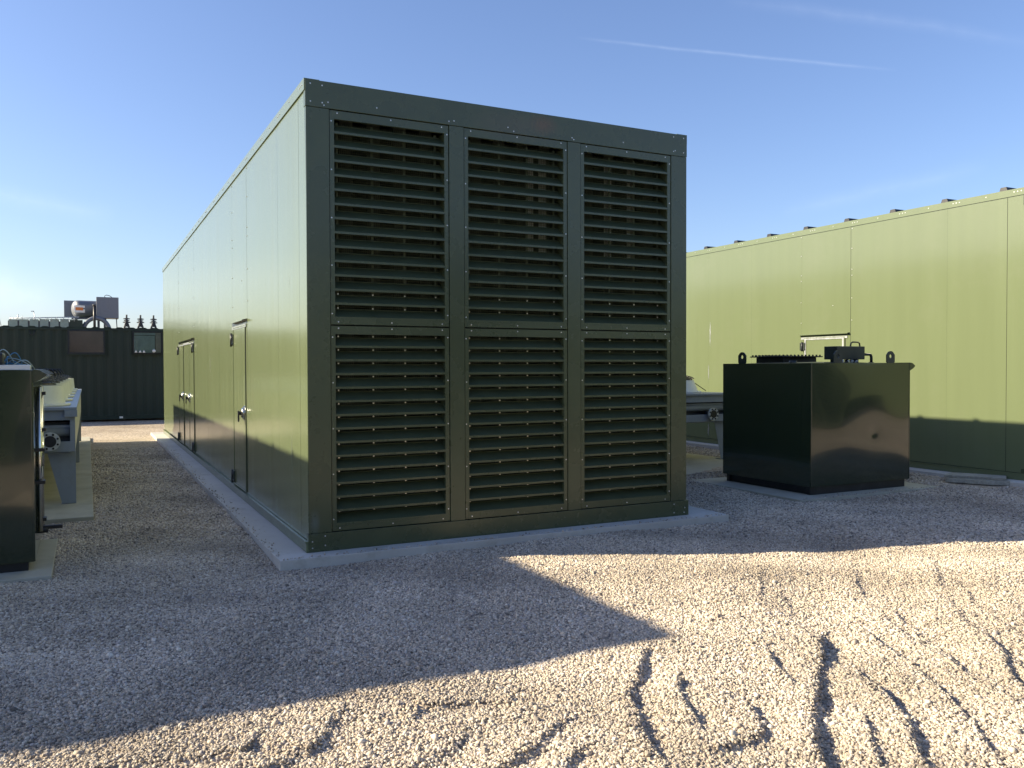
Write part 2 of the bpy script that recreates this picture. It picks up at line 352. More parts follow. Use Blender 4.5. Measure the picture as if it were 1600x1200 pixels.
me.polygons.add(len(F)); me.polygons.foreach_set('loop_start', np.arange(0, F.size, 4, dtype=np.int32)); me.polygons.foreach_set('loop_total', np.full(len(F), 4, dtype=np.int32))
me.update(); me.validate(); me.polygons.foreach_set('use_smooth', np.ones(len(F), bool)); me.materials.append(M['ground'])
g = bpy.data.objects.new('gravel_ground', me); COL.objects.link(g); struct(g)

# ---- concrete slabs
SLABS = {'main': (-.28, 4.42, -.2, 15.5, -.25, -.002), 'right': (9.52, 14.2, -.2, 15.5, -.25, -.002), 'left': (-10.1, -5.5, -.33, 15.3, -.25, -.002),
         'tank_r': (6.04, 8.55, .36, 2.5, -.25, -.046), 'tank_l': (-4.0, -1.93, .24, 1.86, -.25, -.03),
         'cool_r': (5.2, 8.34, 2.95, 15.2, -.25, -.036), 'cool_l': (-4.3, -1.62, 3.0, 15.1, -.25, -.026)}
def slab(key, name, m):
    a = SLABS[key]; b = MB(); b.box(*a, M[m], bev=.008); return struct(b.build(name))
for k_ in ('main', 'right', 'left'): slab(k_, 'concrete_slab', 'conc')
for k_ in ('tank_r', 'tank_l', 'cool_r', 'cool_l'): slab(k_, 'concrete_pad', 'conc2')

# ---- loose stones: one uncountable cover
def stone_mesh(i):
    bm = bmesh.new(); bmesh.ops.create_icosphere(bm, subdivisions=1 if i % 3 else 2, radius=1)
    sd = Vector((i*7.3, i*3.1, 1.7)); sc = Vector((random.uniform(.85, 1.25), random.uniform(.7, 1), random.uniform(.55, .8)))
    for v in bm.verts:
        k = 1+.38*noise.noise(v.co*1.1+sd); v.co = Vector((v.co.x*sc.x*k, v.co.y*sc.y*k, v.co.z*sc.z*k))
    m_ = bpy.data.meshes.new('stone'); bm.to_mesh(m_); bm.free(); m_.materials.append(M['stone'])
    for p in m_.polygons: p.use_smooth = (i % 2 == 0)
    return m_
stones = bpy.data.collections.new('stone_shapes')
for i in range(8): stones.objects.link(bpy.data.objects.new('stone_shape', stone_mesh(i)))
P = []
def scatter(d0, d1, dens, smin, smax):
    a0, a1 = YAW-math.radians(38), YAW+math.radians(38)
    n = int((d1*d1-d0*d0)/2*(a1-a0)*dens)
    r = np.sqrt(rng.uniform(d0*d0, d1*d1, n)); a = rng.uniform(a0, a1, n)
    x = CAM.x+r*np.sin(a); y = CAM.y+r*np.cos(a); z = height(x, y)
    s = smin+(smax-smin)*rng.beta(1.6, 2.4, n)
    ok = np.ones(n, bool)
    for q in SLABS.values():
        ok &= ~((x > q[0]-.004) & (x < q[1]+.004) & (y > q[2]-.004) & (y < q[3]))
    ok &= ~((x > 9.5) & (x < 14)) & (y < 21.5) & ~((x > 9.02) & (x < 9.75) & (y > .0) & (y < .8))
    P.append(np.stack([x, y, z+s*rng.uniform(-.1, .45, n), s], -1)[ok])
scatter(2.6, 5.5, 9400, .0046, .0128)
scatter(5.5, 8.5, 6000, .0056, .0130)
scatter(8.5, 13, 2400, .009, .017)
scatter(13, 19, 900, .012, .020)
scatter(2.6, 7, 30, .016, .024)
# a few stray stones kicked up onto the slabs
x = rng.uniform(-.25, 4.4, 220); y = np.full(220, -.2)+np.abs(rng.normal(0, .035, 220)); P.append(np.stack([x, y, np.full(220, .003), rng.uniform(.004, .010, 220)], -1))
y = rng.uniform(-.1, 12, 260); x = -.28+np.abs(rng.normal(0, .05, 260)); P.append(np.stack([x, y, np.full(260, .003), rng.uniform(.004, .010, 260)], -1))
x = rng.uniform(6.05, 8.5, 130); y = .36+np.abs(rng.normal(0, .06, 130)); P.append(np.stack([x, y, np.full(130, -.042), rng.uniform(.005, .010, 130)], -1))
P = np.concatenate(P); NP = len(P)
pm = bpy.data.meshes.new('gravel_points'); pm.vertices.add(NP); pm.vertices.foreach_set('co', P[:, :3].ravel())
def attr(n, t, data):
    a = pm.attributes.new(n, t, 'POINT'); a.data.foreach_set('vector' if t == 'FLOAT_VECTOR' else 'value', data)
attr('size', 'FLOAT', P[:, 3].astype(np.float32)); attr('tone', 'FLOAT', rng.random(NP).astype(np.float32))
pt = np.zeros(NP)
for d, p_, s in _w[:18]: d = d/np.linalg.norm(d); pt += np.sin(s*1.3*(d[1]*P[:, 0]-d[0]*P[:, 1])+p_)/18*2.2
attr('patch', 'FLOAT', np.clip(1.0+.28*pt, .72, 1.2).astype(np.float32))
attr('turn', 'FLOAT_VECTOR', np.stack([rng.normal(0, .45, NP), rng.normal(0, .45, NP), rng.uniform(0, 6.28, NP)], -1).astype(np.float32).ravel())
attr('pick', 'INT', rng.integers(0, 8, NP).astype(np.int32))
gv = bpy.data.objects.new('gravel', pm); COL.objects.link(gv); gv['kind'] = 'stuff'
tag(gv, 'loose pale limestone gravel covering the yard between the containers', 'gravel')
ng = bpy.data.node_groups.new('scatter_stones', 'GeometryNodeTree')
ng.interface.new_socket('Geometry', in_out='INPUT', socket_type='NodeSocketGeometry'); ng.interface.new_socket('Geometry', in_out='OUTPUT', socket_type='NodeSocketGeometry')
gi = ng.nodes.new('NodeGroupInput'); go = ng.nodes.new('NodeGroupOutput')
m2p = ng.nodes.new('GeometryNodeMeshToPoints'); ci = ng.nodes.new('GeometryNodeCollectionInfo'); ci.inputs['Collection'].default_value = stones
ci.inputs['Separate Children'].default_value = True; ci.inputs['Reset Children'].default_value = True
iop = ng.nodes.new('GeometryNodeInstanceOnPoints'); iop.inputs['Pick Instance'].default_value = True
def na(n, t):
    a = ng.nodes.new('GeometryNodeInputNamedAttribute'); a.data_type = t; a.inputs['Name'].default_value = n; return a.outputs['Attribute']
e2r = ng.nodes.new('FunctionNodeEulerToRotation')
ng.links.new(gi.outputs[0], m2p.inputs['Mesh']); ng.links.new(m2p.outputs[0], iop.inputs['Points']); ng.links.new(ci.outputs[0], iop.inputs['Instance'])
ng.links.new(na('pick', 'INT'), iop.inputs['Instance Index']); ng.links.new(na('turn', 'FLOAT_VECTOR'), e2r.inputs[0]); ng.links.new(e2r.outputs[0], iop.inputs['Rotation'])
ng.links.new(na('size', 'FLOAT'), iop.inputs['Scale']); ng.links.new(iop.outputs[0], go.inputs[0])
md = gv.modifiers.new('stones', 'NODES'); md.node_group = ng

# ------------------------------------------------------------------ generator container
H = 4.0; W = 4.0; LEN = 15.03
def louver_panel(x0, x1, z0, z1, root, bolts):
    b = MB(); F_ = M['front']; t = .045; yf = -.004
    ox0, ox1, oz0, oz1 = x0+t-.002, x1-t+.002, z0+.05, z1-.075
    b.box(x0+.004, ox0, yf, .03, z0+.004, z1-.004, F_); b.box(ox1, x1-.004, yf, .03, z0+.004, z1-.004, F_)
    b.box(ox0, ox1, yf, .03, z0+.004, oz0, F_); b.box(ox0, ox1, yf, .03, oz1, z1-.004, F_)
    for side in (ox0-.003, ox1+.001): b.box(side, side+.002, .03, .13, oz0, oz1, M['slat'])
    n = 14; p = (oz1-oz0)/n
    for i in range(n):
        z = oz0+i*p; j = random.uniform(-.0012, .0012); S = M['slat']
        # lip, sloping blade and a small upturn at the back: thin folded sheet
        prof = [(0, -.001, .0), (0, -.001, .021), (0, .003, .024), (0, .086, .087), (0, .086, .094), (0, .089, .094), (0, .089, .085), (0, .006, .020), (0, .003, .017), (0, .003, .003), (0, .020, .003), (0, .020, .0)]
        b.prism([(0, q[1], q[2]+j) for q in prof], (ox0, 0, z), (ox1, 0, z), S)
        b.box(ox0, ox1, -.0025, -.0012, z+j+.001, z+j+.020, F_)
    pn = b.build('louver_panel', root)
    w_ = MB(); yb = .112; k = 0; x = ox0
    while x < ox1: w_.box(x, x+.0028, yb, yb+.0028, oz0, oz1, M['mesh']); x += .019
    z = oz0
    while z < oz1: w_.box(ox0, ox1, yb+.003, yb+.0055, z, z+.0026, M['mesh']); z += .019
    w_.build('wire_mesh', pn)
    inset = .017
    zz = [z0+.1+(z1-z0-.2)*i/4 for i in range(5)]
    for z in zz:
        z += random.uniform(-.006, .006)
        screw(pn, x0+inset+random.uniform(-.002, .002), yf, z); screw(pn, x1-inset, yf, z+.01)
    for i in range(3):
        xx = x0+.07+(x1-x0-.14)*i/2; screw(pn, xx, yf, z0+.026); screw(pn, xx, yf, z1-.024)
    # bracket with bolt heads behind the blades
    for fx in (.05, .36, .655, .95):
        xx = ox0+(ox1-ox0)*fx; br = MB(); br.box(xx-.010, xx+.010, .1005, .108, oz0, oz1, M['mesh'])
        for i in range(n if bolts else 2):
            z = oz0+i*p+.103; br.cyl((xx, .101, z), (xx, .094, z), .0072, M['zinc'], n=6, smooth=False)
        br.build('blade_strap', pn)
    return pn
SEAMS = [.27, 1.19, 2.97, 4.06, 5.34, 6.61, 8.40, 11.15, 12.3, 13.6]
def hinge(parent, y, z, sgn=-1):
    b = MB(); X = sgn*.001
    for dy in (-.034, .034): b.box(-.024, .004, y+dy-.028, y+dy+.028, z-.07, z+.07, M['tankd'], bev=.004)
    b.cyl((-.03, y, z-.085), (-.03, y, z+.085), .013, M['black'], n=10)
    for dy in (-.036, .036):
        for dz in (-.045, .045): b.cyl((-.02, y+dy, z+dz), (-.029, y+dy, z+dz), .009, M['steel'], n=8)
    return b.build('hinge', parent)
def handle(parent, y, z):
    b = MB()
    b.cyl((-.004, y, z), (-.016, y, z), .088, M['steel'], n=28); b.cyl((-.016, y, z), (-.046, y, z), .080, M['steel'], r1=.045, n=28)
    h = b.build('handle_rose', parent)
    c = MB(); c.cyl((-.046, y, z), (-.075, y, z), .022, M['black'], n=12); c.box(-.085, -.068, y-.02, y+.02, z-.10, z+.03, M['black'], bev=.006)
    c.build('handle', h); return h
def door(root, y0, y1, z0, z1, hy, ky):
    b = MB()
    b.grid((-.008, y1-.006, z0), (0, -(y1-y0-.012), 0), (0, 0, z1-z0), 8, 10, M['side'], lambda u, v: .0018*math.sin(PI*u)*math.sin(PI*v))
    for (a, c, e, f) in ((y0+.006, y0+.02, z0, z1), (y1-.02, y1-.006, z0, z1), (y0+.02, y1-.02, z1-.016, z1), (y0+.02, y1-.02, z0, z0+.016)):
        b.box(-.0125, .0, a, c, e, f, M['side'])
    d = b.build('door', root)
    for z in (.2, 1.93): hinge(d, hy, z)
    handle(d, ky, 1.04)
    g_ = MB()
    for y in (y0, y1): g_.box(-.006, .001, y-.006, y+.006, z0, z1+.01, M['gap'])
    g_.box(-.006, .001, y0+.006, y1-.006, z1+.001, z1+.012, M['gap']); g_.build('door_seal', d)
    return d
def drip(root, y0, y1, z):
    b = MB(); b.prism([(0, 0, 0), (-.055, 0, -.012), (-.055, 0, -.022), (-.05, 0, -.022), (-.05, 0, -.016), (-.002, 0, -.004), (-.002, 0, -.055), (0, 0, -.055)][::1], (-.001, y0, z+.05), (-.001, y1, z+.05), M['side'])
    b.box(-.012, -.003, y0+.04, y1-.04, z-.045, z-.008, M['galv'])
    return b.build('drip_rail', root)
def container(root):
    S = M['side']
    # shell
    for nm, bx in (('side_wall', None), ('far_side_wall', (3.95, 4.0, .05, LEN, .12, H-.03)), ('end_wall', (.05, 3.95, LEN-.05, LEN, .12, H-.03)), ('roof', (.03, 3.97, .05, LEN-.02, H-.028, H-.002)), ('floor_plate', (.05, 3.95, .14, LEN-.05, .06, .11))):
        if bx: b = MB(); b.box(*bx, S if nm != 'floor_plate' else M['inside']); b.build(nm, root)
    b = MB(); b.box(.004, .05, .05, LEN, .10, H-.03, M['gap'])
    yy = [.0]+SEAMS+[LEN]
    for a, c in zip(yy[:-1], yy[1:]):
        for (p, q) in (((a, c),)):
            ph = random.uniform(0, 6); am = random.uniform(.6, 1.2)
            n = max(4, int((c-a)/.12)); gap = 0 if a == 0 else .0035 if a in (.27, 2.97, 8.40) else .0007; gap2 = .0035 if c in (.27, 2.97, 8.40) else .0007
            b.grid((0, c-gap2, .10), (0, -(c-a-gap2-gap), 0), (0, 0, H-.13), n, 22, S, lambda u, v, ph=ph, am=am: .0016*am*math.sin(PI*u)*math.sin(PI*v)+.0006*math.sin(u*7+ph)*math.sin(3*v+ph))
            b.box(.0005, .004, a+gap, c-gap2, .10, .104, S)
    sw = b.build('side_wall', root)
    rest = s = MB(); zn = M['zinc']
    for y in (2.99, 4.04):
        for z in (2.35, 2.72, 3.1, 3.2, 3.55, 3.88): s.dot((-.0015, y+(.03 if y > 3 else -.045), z), (-1, 0, 0), zn, .006)
    for y in (8.44, 11.1):
        for z in (2.3, 2.8, 3.3, 3.8): s.dot((-.0015, y, z), (-1, 0, 0), zn, .006)
    s.dot((-.0015, 3.35, 2.62), (-1, 0, 0), zn, .006)
    # roof edge flashing, base rail
    b = MB(); b.box(-.012, -.002, -.004, LEN+.004, H-.085, H+.006, S); b.box(-.012, .12, -.004, LEN+.004, H+.006, H+.012, S)
    b.box(3.88, 4.012, -.004, LEN+.004, H+.006, H+.012, S); b.box(4.002, 4.012, -.004, LEN+.004, H-.085, H+.006, S)
    for i in range(33):
        y = .12+i*.46
        for d in ((-.05, 0, .05) if i % 2 == 0 else (0,)): rest.dot((-.012, y+d, H-.03), (-1, 0, 0), zn, .006)
    b.build('roof_flashing', root)
    for i in range(16):
        r = MB(); y = .38+i*.915
        r.prism([(0, -.065, 0), (0, -.04, .068), (0, .04, .068), (0, .065, 0)], (.07, y, H+.0125), (3.93, y, H+.0125), M['black']); r.build('roof_rib', root)
    b = MB(); b.box(-.022, .03, -.01, LEN+.01, .0, .095, S, bev=.003); b.box(-.03, -.022, -.01, LEN+.01, .082, .095, S)
    b.box(3.97, 4.022, -.01, LEN+.01, 0, .095, S); b.build('base_rail', root)
    # front frame
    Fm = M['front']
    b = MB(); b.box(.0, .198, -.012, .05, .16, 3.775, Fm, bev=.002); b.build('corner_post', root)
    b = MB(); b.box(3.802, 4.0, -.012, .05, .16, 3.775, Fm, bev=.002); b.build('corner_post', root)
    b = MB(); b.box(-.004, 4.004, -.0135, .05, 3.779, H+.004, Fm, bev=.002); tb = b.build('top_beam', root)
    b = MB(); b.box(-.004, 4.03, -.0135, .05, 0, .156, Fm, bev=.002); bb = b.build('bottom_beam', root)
    for x, z in ((.04, 3.97), (.14, 3.965), (.04, 3.82), (.14, 3.82), (.155, 3.80), (.19, 3.83), (.62, 3.84), (1.3, 3.81), (1.35, 3.82), (1.9, 3.83), (1.96, 3.80), (2.6, 3.815), (2.62, 3.80), (3.2, 3.84), (3.83, 3.97), (3.96, 3.97), (3.83, 3.82), (3.85, 3.83), (3.96, 3.82)):
        s.dot((x, -.0135, z), (0, -1, 0), zn, .0052)
    for x, z in ((.03, .035), (.14, .05), (.14, .13), (.03, .09), (3.84, .035), (3.97, .03), (3.98, .08), (3.84, .125)): s.dot((x, -.0135, z), (0, -1, 0), zn, .0052)
    so = rest.build('screw', root); so['kind'] = 'stuff'
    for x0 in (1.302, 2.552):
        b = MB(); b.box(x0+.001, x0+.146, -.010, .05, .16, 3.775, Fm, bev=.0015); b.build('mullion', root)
    b = MB(); b.box(.205, 3.795, .031, .036, 1.925, 1.945, M['gap'])
    for x in (.2, 1.3, 1.45, 2.55, 2.7, 3.8): b.box(x-.006, x+.006, .034, .038, .16, 3.775, M['gap'])
    b.build('frame_joint', root)
    for x0 in (.2, 1.45, 2.7):
        louver_panel(x0, x0+1.1, .16, 1.935, root, True); louver_panel(x0, x0+1.1, 1.94, 3.775, root, False)
    # interior: splitters, rear wall
    for i in range(14):
        b = MB(); x = .33+i*.25; b.box(x, x+.13, .17, 1.3, .13, 3.9, M['baffle'], bev=.02); b.build('acoustic_splitter', root)
    b = MB(); b.box(.05, 3.95, 1.5, 1.54, .11, 3.97, M['inside']); b.build('inner_wall', root)
    for x in (2.16, 2.30, 3.06, 3.34):  # pale plates added in place of bits of light showing inside
        b = MB(); b.box(x, x+.085, .125, .135, 2.7, 3.68, M['galv']); b.build('light_bit_plate', root)
    # doors
    door(root, 3.08, 4.0, .11, 2.08, 4.02, 3.18); drip(root, 2.99, 4.10, 2.10)
    door(root, 8.45, 9.2, .11, 2.05, 8.52, 9.1); door(root, 10.2, 11.1, .11, 2.05, 11.12, 10.3); drip(root, 8.4, 11.2, 2.06)
    # a second row of doors on the far long side
    for y in (3.0, 9.0):
        b = MB(); b.box(4.001, 4.012, y, y+.95, .11, 2.08, S, bev=.002); d = b.build('door', root)
GRP = 'rows of louvred generator containers'
gc = thing('generator_container', 'large dark green louvred generator container in the middle, dark shaded front with six louvre panels', 'container', group=GRP)
container(gc)
gr = dup(gc, (9.8, 0, 0), 'long sunlit olive generator container at the right, behind the dark square tank')
gl = dup(gc, (-9.8, -.13, 0), 'green generator container just outside the left edge, casting the long shadow on the gravel')
for k_, w_ in ((0, 'leftmost'), (1, 'second'), (2, 'third'), (3, 'rightmost')):  # unseen row added behind the camera for its reflection in tanks and fronts
    o = dup(gc, (9.8*k_-2.5, -8.9, 0), 'unseen green generator container added behind the camera to shape reflections, %s of four' % w_, skip=('screw', 'blade_strap', 'wire_mesh', 'acoustic', 'roof_rib'))
    o.rotation_euler[2] = PI
b = MB(); G2 = M['galv']
for y in (3.10, 3.945): b.box(-.0165, -.0130, y, y+.035, .13, 2.045, G2)
b.box(-.0165, -.0130, 3.10, 3.98, 2.045, 2.07, G2); b.build('door_trim', gr)
# paint scuffs on the sheet sides
for (X, y, z0, z1, wd, par) in ((0, .62, .55, .98, .010, gc), (0, .68, 2.3, 2.42, .008, gc), (0, 6.3, 1.5, 1.75, .02, gc), (9.8, 6.55, 2.0, 2.5, .03, gr), (9.8, 6.6, 1.3, 1.62, .022, gr), (9.8, 6.6, .15, .42, .05, gr)):
    b = MB(); n = 9; pts = []
    i = b.mi(M['galv']); vs = []
    for k_ in range(n+1):
        t = k_/n; ww = wd*.5*math.sin(PI*min(.97, max(.03, t)))*random.uniform(.5, 1.2); c_ = y+random.uniform(-.15, .15)*wd
        vs.append((b.bm.verts.new((-.0028, c_+ww, z0+(z1-z0)*t)), b.bm.verts.new((-.0028, c_-ww, z0+(z1-z0)*t))))
    for k_ in range(n): b.bm.faces.new((vs[k_][0], vs[k_][1], vs[k_+1][1], vs[k_+1][0])).material_index = i
    b.build('scuff_mark', par)

# ------------------------------------------------------------------ fuel tanks
def lug(root, x, y, z, along='x', pad=True):
    b = MB(); pr = []; n = 10
    outer = [(-.075, 0), (-.075, .10)]+[(-.075*math.cos(a), .10+.06*math.sin(a)) for a in [PI*k_/n for k_ in range(1, n)]]+[(.075, .10), (.075, 0)]
    hole = [(.026*math.cos(2*PI*k_/12), .095+.026*math.sin(2*PI*k_/12)) for k_ in range(12)]
    i = b.mi(M['tankd'])
    def P3(p, t): return Vector((x+p[0], y+t, z+p[1])) if along == 'x' else Vector((x+t, y+p[0], z+p[1]))
    # plate with a hole: ring strips at both faces joined by rims
    m_ = 24; ring = []
    for t in (-.008, .008):
        ro = []; ri = []
        for k_ in range(m_):
            a = 2*PI*k_/m_; dx, dz = math.cos(a), math.sin(a)
            R_ = 1e9
            cz = .095
            if dx: R_ = min(R_, .075/abs(dx))
            if dz < 0: R_ = min(R_, cz/abs(dz))
            if dz > 0: R_ = min(R_, .068)if abs(dx) < .9 else R_
            ro.append(b.bm.verts.new(P3((dx*R_, cz+dz*R_), t))); ri.append(b.bm.verts.new(P3((dx*.027, cz+dz*.027), t)))
        ring.append((ro, ri))
    for k_ in range(m_):
        j = (k_+1) % m_
        for (ro, ri) in ring: b.bm.faces.new((ro[k_], ro[j], ri[j], ri[k_]))
        for q in (0, 1): b.bm.faces.new((ring[0][q][k_], ring[0][q][j], ring[1][q][j], ring[1][q][k_]))
    for f in b.bm.faces: f.material_index = i
    bmesh.ops.recalc_face_normals(b.bm, faces=b.bm.faces[:])
    l = b.build('lifting_lug', root)
    if pad:
        b = MB(); b.box(x-.10, x+.10, y-.003, y+.012, z-.19, z-.005, M['tank'], bev=.002)
        b.box(x-.098, x+.098, y-.006, y-.003, z-.188, z-.182, M['tankd']); b.box(x-.07, x-.064, y-.006, y-.003, z-.182, z-.02, M['tankd']); b.build('lug_plate', l)
    return l
def tank(root, wx, dy, z0, z1, bulge, dent):
    T = M['tank']
    b = MB()
    def fr(u, v):
        e = (math.sin(PI*u)*math.sin(PI*v))**.8 if 0 < u < 1 and 0 < v < 1 else 0
        d = bulge*e*(1+.35*math.sin(2.3*u*PI+.4)*math.sin(1.6*PI*v))
        for (cu, cv, s, a) in dent: d -= a*math.exp(-(((u-cu)/s)**2+((v-cv)/s)**2))
        return d
    b.grid((0, 0, z0), (wx, 0, 0), (0, 0, z1-z0), 60, 52, T, fr, Vector((0, -1, 0)))
    b.grid((0, dy, z0), (0, -dy, 0), (0, 0, z1-z0), 24, 24, T, lambda u, v: .004*math.sin(PI*u)*math.sin(PI*v), Vector((-1, 0, 0)))
    b.grid((wx, 0, z0), (0, dy, 0), (0, 0, z1-z0), 24, 24, T, lambda u, v: .004*math.sin(PI*u)*math.sin(PI*v), Vector((1, 0, 0)))
    b.grid((wx, dy, z0), (-wx, 0, 0), (0, 0, z1-z0), 4, 4, T)
    # top sheet with a slight crown
    b.grid((0, 0, z1), (wx, 0, 0), (0, dy, 0), 20, 20, M['tankd'], lambda u, v: .022*math.sin(PI*u)*math.sin(PI*v), Vector((0, 0, 1)))
    b.box(.01, wx-.01, .01, dy-.01, z0-.004, z0+.002, T)
    b.build('tank_body', root)
    b = MB()
    for x in (0, wx-.018): b.box(x, x+.018, -.004, .014, z0, z1-.002, T, bev=.005)
    b.build('corner_weld', root)
    # lip gutter along the right top edge
    b = MB(); b.prism([(0, 0, .006), (.045, 0, .0), (.10, 0, -.035), (.092, 0, -.05), (.055, 0, -.075), (0, 0, -.10)], (wx-.003, -.006, z1), (wx-.003, dy, z1), T); b.build('drip_gutter', root)
    # runners
    for x in (.06, wx/2-.06, wx-.18):
        b = MB(); b.box(x, x+.12, .09, dy-.05, z0-.105, z0-.004, M['black'], bev=.004); b.build('skid_runner', root)
    for y in (.035, dy-.10):
        b = MB(); b.box(.03, wx-.05, y, y+.055, z0-.105, z0-.004, M['black'], bev=.003); b.build('skid_beam', root)
tr = thing('fuel_tank', 'dark green square fuel tank on concrete pad, standing free before the sunlit right container', 'fuel tank', (6.40, .57, 0), 'square fuel tanks beside the generator containers')
tank(tr, 1.81, 1.63, .06, 1.615, .016, [(.62, .42, .05, .006)])
lug(tr, .47, .008, 1.61); lug(tr, 1.44, .008, 1.61); lug(tr, .012, 1.25, 1.61, 'y', False)
b = MB(); b.box(.42, 1.04, .90, 1.42, 1.60, 1.70, M['black'], bev=.006); ht = b.build('inspection_hatch', tr)
b = MB(); b.box(.36, 1.10, .84, 1.48, 1.701, 1.717, M['black'], bev=.003)
for i in range(11):
    for yy_ in (.865, 1.455): b.cyl((.39+i*.068, yy_, 1.717), (.39+i*.068, yy_, 1.736), .012, M['black'], n=6, smooth=False)
for i in range(8):
    for xx_ in (.385, 1.075): b.cyl((xx_, .93+i*.066, 1.717), (xx_, .93+i*.066, 1.736), .012, M['black'], n=6, smooth=False)
b.build('bolted_lid', ht)
b = MB(); b.box(.78, 1.30, .30, .52, 1.665, 1.84, M['tankd'], bev=.006); pb = b.build('valve_box', tr)
b = MB()
for x in (.83, 1.22): b.box(x, x+.03, .36, .46, 1.60, 1.665, M['tankd'])
for x, mm in ((.90, 'white'), (1.0, 'black'), (1.08, 'white'), (1.16, 'galv')):
    b.cyl((x, .33, 1.60), (x, .33, 1.664), .017, M[mm], n=10); b.cyl((x, .30, 1.645), (x, .36, 1.645), .013, M['galv'], n=8)
b.build('pipe_fitting', pb)
b = MB(); b.tube([(1.14, .40, 1.84), (1.15, .40, 1.885), (1.18, .40, 1.90), (1.28, .40, 1.90), (1.31, .40, 1.885), (1.32, .40, 1.84)], .010, M['black'], 8); b.build('carry_handle', pb)
b = MB(); b.tube([(1.30, .42, 1.735), (1.45, .42, 1.735), (1.53, .42, 1.735), (1.555, .42, 1.725), (1.565, .42, 1.70), (1.565, .42, 1.61)], .019, M['tankd'], 10); b.cyl((1.565, .42, 1.60), (1.565, .42, 1.63), .034, M['tankd']); b.build('vent_pipe', tr)
b = MB(); b.cyl((.2, .5, 1.60), (.2, .5, 1.65), .05, M['tankd']); b.build('filler_cap', tr)

tl = thing('fuel_tank', 'dark green fuel tank cut off by left edge, upright sight pipes on its side', 'fuel tank', (-3.86, .475, 0), 'square fuel tanks beside the generator containers')
tank(tl, 1.81, 1.55, .045, 1.56, .010, [])
b = MB(); b.prism([(0, 0, 0), (0, 0, .036), (.0, .16, .040), (0, .16, 0)], (1.2, .02, 1.562), (1.79, .02, 1.562), M['white']); b.build('cable_tray_cover', tl)
b = MB()
for y, mm in ((.36, 'steel'), (.62, 'steel'), (.80, 'galv')):
    b.cyl((1.832, y, .22 if mm == 'steel' else .9), (1.832, y, 1.42), .019, M[mm], n=14)
b.build('sight_pipe', tl)
b = MB()
for z, y in ((1.36, .62), (1.05, .62), (.9, .36), (.63, .36), (.3, .5)): b.box(1.81, 1.872, y-.04, y+.05, z-.014, z+.014, M['black'], bev=.003)
b.build('pipe_clamp', tl)
b = MB(); b.cyl((1.83, .48, .75), (1.83, .48, 1.0), .032, M['steel'], n=16); b.cyl((1.83, .48, .66), (1.83, .48, .75), .02, M['white'], n=12); b.build('level_gauge', tl)
b = MB(); b.cyl((1.80, .55, .20), (1.88, .55, .20), .028, M['black'], n=12); b.box(1.84, 1.99, .53, .56, .205, .235, M['black'], bev=.004); b.build('drain_valve', tl)
b = MB(); b.box(1.40, 1.60, .12, .36, 1.60, 1.70, M['black'], bev=.02); b.build('junction_box', tl)
def loop(p, q, h, n=14, sx=.0):
    p = Vector(p); q = Vector(q); return [p.lerp(q, k_/n)+Vector((sx*math.sin(PI*k_/n), .02*math.sin(7*k_/n), h*math.sin(PI*k_/n))) for k_ in range(n+1)]
cb = thing('cable_bundle', 'loops of thin blue hose lying on top of the left fuel tank', 'hose', (-3.86, .475, 0))
b = MB()
for (p, q, h, s_, mm) in (((1.58, .22, 1.60), (1.72, .34, 1.60), .10, .02, 'blue'), ((1.62, .2, 1.60), (1.68, .5, 1.59), .075, -.03, 'blue'), ((1.55, .3, 1.63), (1.79, .30, 1.585), .045, 0, 'pale'), ((1.66, .25, 1.6), (1.80, .42, 1.57), .055, .01, 'pale'), ((1.52, .18, 1.62), (1.67, .30, 1.60), .115, 0, 'pale'), ((1.60, .4, 1.60), (1.70, .28, 1.60), .035, 0, 'blue')):
    b.tube(loop(p, q, h, 14, s_), .0045, M[mm], 6)
b.tube(loop((1.5, .3, 1.605), (1.74, .38, 1.60), .012), .007, M['blue'], 6)
b.build('hose', cb)

